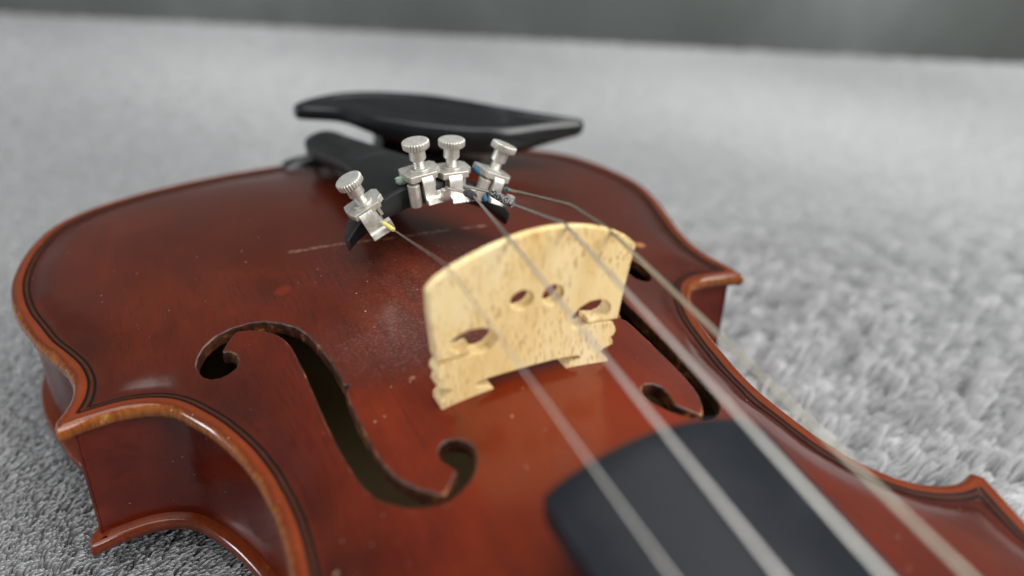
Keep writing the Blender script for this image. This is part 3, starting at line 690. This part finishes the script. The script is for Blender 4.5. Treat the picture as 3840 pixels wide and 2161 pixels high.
# ------------------------------------------------------------------ chin rest
chin = empty('chin_rest', (40, 140, 4), 'glossy black scooped chin rest clamped beside the tailpiece', 'chin rest'); CO = (40, 140, 4)
def chin_rest():
    rim = [(-13, 151.5), (-9.5, 157), (-1, 161.5), (8.8, 164.5), (20.5, 162.5), (37, 155), (48, 146.5), (58, 137), (68, 127.5), (78, 119.0), (86.5, 112.8), (88, 109.6), (82, 109.6), (76, 110.5), (69, 110.8), (58, 109.5), (44, 111.5), (27, 121), (16, 130), (10.0, 134.5), (6.2, 141.5), (0, 146.6), (-7, 148.6)]
    L = spline(rim + rim[:1], 2.0)[:-1]
    if area(L) < 0: L = L[::-1]
    for _ in range(10): L = (np.roll(L, 1, 0) + 2*L + np.roll(L, -1, 0))/4
    Nn = closed_normals(L, 2)
    lim = np.full(len(L), .4)
    for t in np.arange(.6, 4.3, .2):
        okt = (dist(L + Nn*t, L) > .9*t) & inside(L + Nn*t, L) & (lim > t-.25); lim[okt] = t
    for _ in range(4): lim = np.minimum(lim, (np.roll(lim, 1) + lim + np.roll(lim, -1))/3)
    def rz(p): return 24.9 - .02*max(0, p[0]-20) - .045*max(0, 150-p[1])
    rings = []
    sst = lambda t: t*t*(3-2*t) if 0 < t < 1 else (0 if t <= 0 else 1)
    sc = lambda p_: .52 + .48*sst((p_[0]-2)/24)*sst((92-p_[0])/34)
    for ins, dz in ((2.6, -9.9), (.9, -9.3), (.25, -7.6), (0, -4.2), (.3, -.7), (1.1, -.05), (2.2, -.1), (3.6, -.9)):
        rings.append([(*(p_ + n_*min(ins, l_)), rz(p_)+(dz*sc(p_) if dz < -4 else dz)) for p_, n_, l_ in zip(L, Nn, lim)])
    mb = MB().loft(rings, False, False)
    inner = L + Nn*np.minimum(3.6, lim)[:, None]
    gx, gy = np.meshgrid(np.arange(-8, 84, 2.6), np.arange(108, 163, 2.6)); Q = np.stack([gx.ravel(), gy.ravel()], 1)
    Q = Q[inside(Q, L)]; Q = Q[dist(Q, L) > 4.6]
    good = inner
    P_, F_ = triangulate([good], Q)
    d_ = dist(P_, L); z_ = np.array([rz(q) for q in P_]) - .9 - np.array([sc(q) for q in P_])*3.6*(1-np.exp(-np.maximum(0, d_-3.6)/9))
    mb.build('rim', M_CHIN, chin, CO, 60)
    mesh_obj('cup', np.column_stack([P_, z_]), F_, M_CHIN, chin, CO, 180)
    zb_ = np.array([rz(q) for q in P_]) - 9.8*np.array([sc(q) for q in P_]) - .6*(1-np.exp(-np.maximum(0, d_-3.6)/9)); mesh_obj('cup_underside', np.column_stack([P_, zb_]), F_[:, ::-1], M_CHIN, chin, CO, 180)
    mb = MB(); rg = []
    for z, g in ((2.2, 0), (8, -1.0), (14, .5), (20, 4)):
        base = [(19-g, 158+g*.1), (22, 160), (40, 156.5), (58+g, 147.5), (60+g, 144-g), (50, 141-g), (32, 147-g), (20-g, 150-g)]
        rg.append([(x, y, z) for x, y in base])
    mb.loft(rg).build('foot', M_CHIN, chin, CO, 50)
    mb = MB(); mb.loft([[(x, y, z) for x, y in [(18.5, 158.2), (22, 160.4), (40, 156.9), (58.5, 147.8), (60.5, 143.8), (50, 140.6), (32, 146.6), (19.5, 149.6)]] for z in (.4, 2.2)]); mb.build('cork_pad', M_CORK, chin, CO, 40)
    for x, y in ((27, 163.6), (49, 156.0)):
        MB().lathe([(.1, -40), (2.6, -40), (2.6, -24), (3.1, -23.5), (3.1, -14), (2.6, -13.5), (1.3, -13), (1.3, 3), (.1, 3)], (x, y+1.5, 0), 18).build('clamp_screw', M_NICKEL, chin, CO, 40)
    MB().box(24, 52, 150, 166, -42.2, -40.0).build('clamp_foot', M_NICKEL, chin, CO, 30)
    MB().lathe([(.1, 0), (1.7, 0), (1.9, 1), (1.9, 4.5), (1.4, 5.2), (.1, 5.2)], (68, 116, 14.2), 14).build('barrel_nut', M_NICKEL, chin, CO, 40)
chin_rest()

# ------------------------------------------------------------------ pile of the blanket
def pile():
    zones = [(.92, .29, 0, 330), (1.5, .55, 330, 560), (2.8, 1.15, 560, 1500), (5.0, 2.0, 560, 1500)]
    C0 = np.array([-20., 10.]); pts = []; n_pt = 4; rad = []
    for sp_, r, d0, d1 in zones:
        lim = min(d1, 1250); g = np.arange(-lim, lim, sp_); X, Y = np.meshgrid(g, g); Q = np.stack([X.ravel(), Y.ravel()], 1) + C0
        Q += rng.uniform(-.5, .5, Q.shape)*sp_
        dd = np.linalg.norm(Q - C0, axis=1); a = Q@AX; b = Q@BX
        k = (dd >= d0) & (dd < d1) & (abs(a) < 1145) & (b > -890) & (b < CARPET_FAR)
        if d0 > 500: k &= ((b > -20) & (a > -720) & (a < 800)) == (sp_ < 4)
        Q = Q[k]
        s = np.full(len(Q), -50.); inb = (abs(Q[:, 0]) < 110) & (Q[:, 1] > -202) & (Q[:, 1] < 170); s[inb] = bicubic(SD, Q[inb, 0], Q[inb, 1])
        nk = (abs(Q[:, 0]) < 12) & (Q[:, 1] < -180) & (Q[:, 1] > -330)
        Q = Q[(s < 16)]; n = len(Q)
        # clumps
        cs = 5.0 if d0 < 500 else 7.
        c = np.floor(Q/cs); hsh = lambda u, v, k_: np.modf(np.abs(np.sin(u*127.1 + v*311.7 + k_*74.7)*43758.5453))[0]
        best = np.full(n, 1e9); ctr = Q.copy(); rnd = np.zeros(n)
        for i in (-1, 0, 1):
            for j in (-1, 0, 1):
                u, v = c[:, 0]+i, c[:, 1]+j; P_ = np.stack([(u + hsh(u, v, 1))*cs, (v + hsh(u, v, 2))*cs], 1)
                d = ((P_-Q)*np.array([1.0, .72])); d = (d*d).sum(1); w = d < best; best[w] = d[w]; ctr[w] = P_[w]; rnd[w] = hsh(u, v, 3)[w]
        th = .18*np.sin(ctr[:, 0]*.021+1) + .18*np.sin(ctr[:, 1]*.017+ctr[:, 0]*.011) + (.25 + 1.15*np.clip((Q[:, 0]-30)/70, 0, 1)*np.clip((260-Q@BX)/100, 0, 1))*(rnd-.5) - .7
        flow = np.stack([np.cos(th), np.sin(th)], 1)
        gap = np.clip((Q[:, 0]-30)/70, 0, 1)*np.clip((235-Q@BX)/100, 0, 1)
        lean = (3.2 - 1.4*gap + (.3 + 1.6*gap)*rnd)[:, None]; h = (7.4 + (.2 + 3.5*gap)*(rnd-.5) + rng.normal(0, .4, n))[:, None]
        swell = (.9*gap*np.sin(Q[:, 0]*.05+.4)*np.sin(Q[:, 1]*.043) )[:, None]
        # irregular pits where the pile parts, stretched along its lie
        def vnoise(P_, sx, sy, ang, kk):
            ca, sa = math.cos(ang), math.sin(ang); u = (P_[:, 0]*ca + P_[:, 1]*sa)/sx; v = (-P_[:, 0]*sa + P_[:, 1]*ca)/sy
            iu, iv = np.floor(u), np.floor(v); fu, fv = u-iu, v-iv; fu = fu*fu*(3-2*fu); fv = fv*fv*(3-2*fv)
            g_ = lambda a_, b_: hsh(iu+a_, iv+b_, kk)
            return (g_(0, 0)*(1-fu) + g_(1, 0)*fu)*(1-fv) + (g_(0, 1)*(1-fu) + g_(1, 1)*fu)*fv
        wq = Q + np.stack([vnoise(Q, 14, 14, .3, 7), vnoise(Q, 14, 14, 1.1, 8)], 1)*7
        pit = .65*vnoise(wq, 7.5, 3.4, -.75, 4) + .35*vnoise(wq, 3.8, 2.2, -.4, 5)
        h = np.clip(h + swell, 4, 13) + 2.2*gap[:, None]
        h *= (1 - gap*.86*np.clip((.53-pit)/.09, 0, 1))[:, None]
        cl = (.14 + .30*gap)[:, None]; tip = ctr*cl + Q*(1-cl) + flow*lean + rng.normal(0, .35, (n, 2))
        p0 = np.column_stack([Q, np.full(n, -.6)]); p3 = np.column_stack([tip, h])
        p1 = np.column_stack([Q*.8 + tip*.2 - flow*.5, h*.45]); p2 = np.column_stack([Q*.4 + tip*.6, h*.85])
        pts.append(np.stack([p0, p1, p2, p3], 1)); rad.append(np.repeat(np.array([[1., 1., .85, .35]])*r, n, 0)*rng.uniform(.75, 1.2, (n, 1)))
    Pn = np.concatenate(pts)*MM; Rn = np.concatenate(rad)*MM; n = len(Pn)
    hc = bpy.data.hair_curves.new('blanket_pile'); hc.add_curves([n_pt]*n)
    hc.attributes['position'].data.foreach_set('vector', Pn.astype(np.float32).ravel())
    ra = hc.attributes.get('radius') or hc.attributes.new('radius', 'FLOAT', 'POINT'); ra.data.foreach_set('value', Rn.astype(np.float32).ravel())
    o = bpy.data.objects.new('blanket_pile', hc); COL.objects.link(o); o['kind'] = 'stuff'
    tag(o, 'soft grey plush pile covering the blanket under the violin', 'pile')
    m, nt, b = new_mat('grey_plush'); n_ = N(nt)
    hi = n_.add('ShaderNodeHairInfo')
    col = n_.ramp(hi.outputs['Random'], [(0, (.60, .605, .61)), (.5, (.67, .675, .68)), (1, (.74, .74, .745))])
    n_.link(col, b.inputs['Base Color']); b.inputs['Roughness'].default_value = .65; b.inputs['Specular IOR Level'].default_value = .25; b.inputs['Sheen Weight'].default_value = .15
    tr = n_.add('ShaderNodeBsdfTranslucent'); n_.link(col, tr.inputs[0]); mx = n_.add('ShaderNodeMixShader'); mx.inputs[0].default_value = .36
    n_.link(b.outputs[0], mx.inputs[1]); n_.link(tr.outputs[0], mx.inputs[2]); n_.link(mx.outputs[0], nt.nodes['Material Output'].inputs['Surface'])
    hc.materials.append(m); print('pile strands', n)
pile()
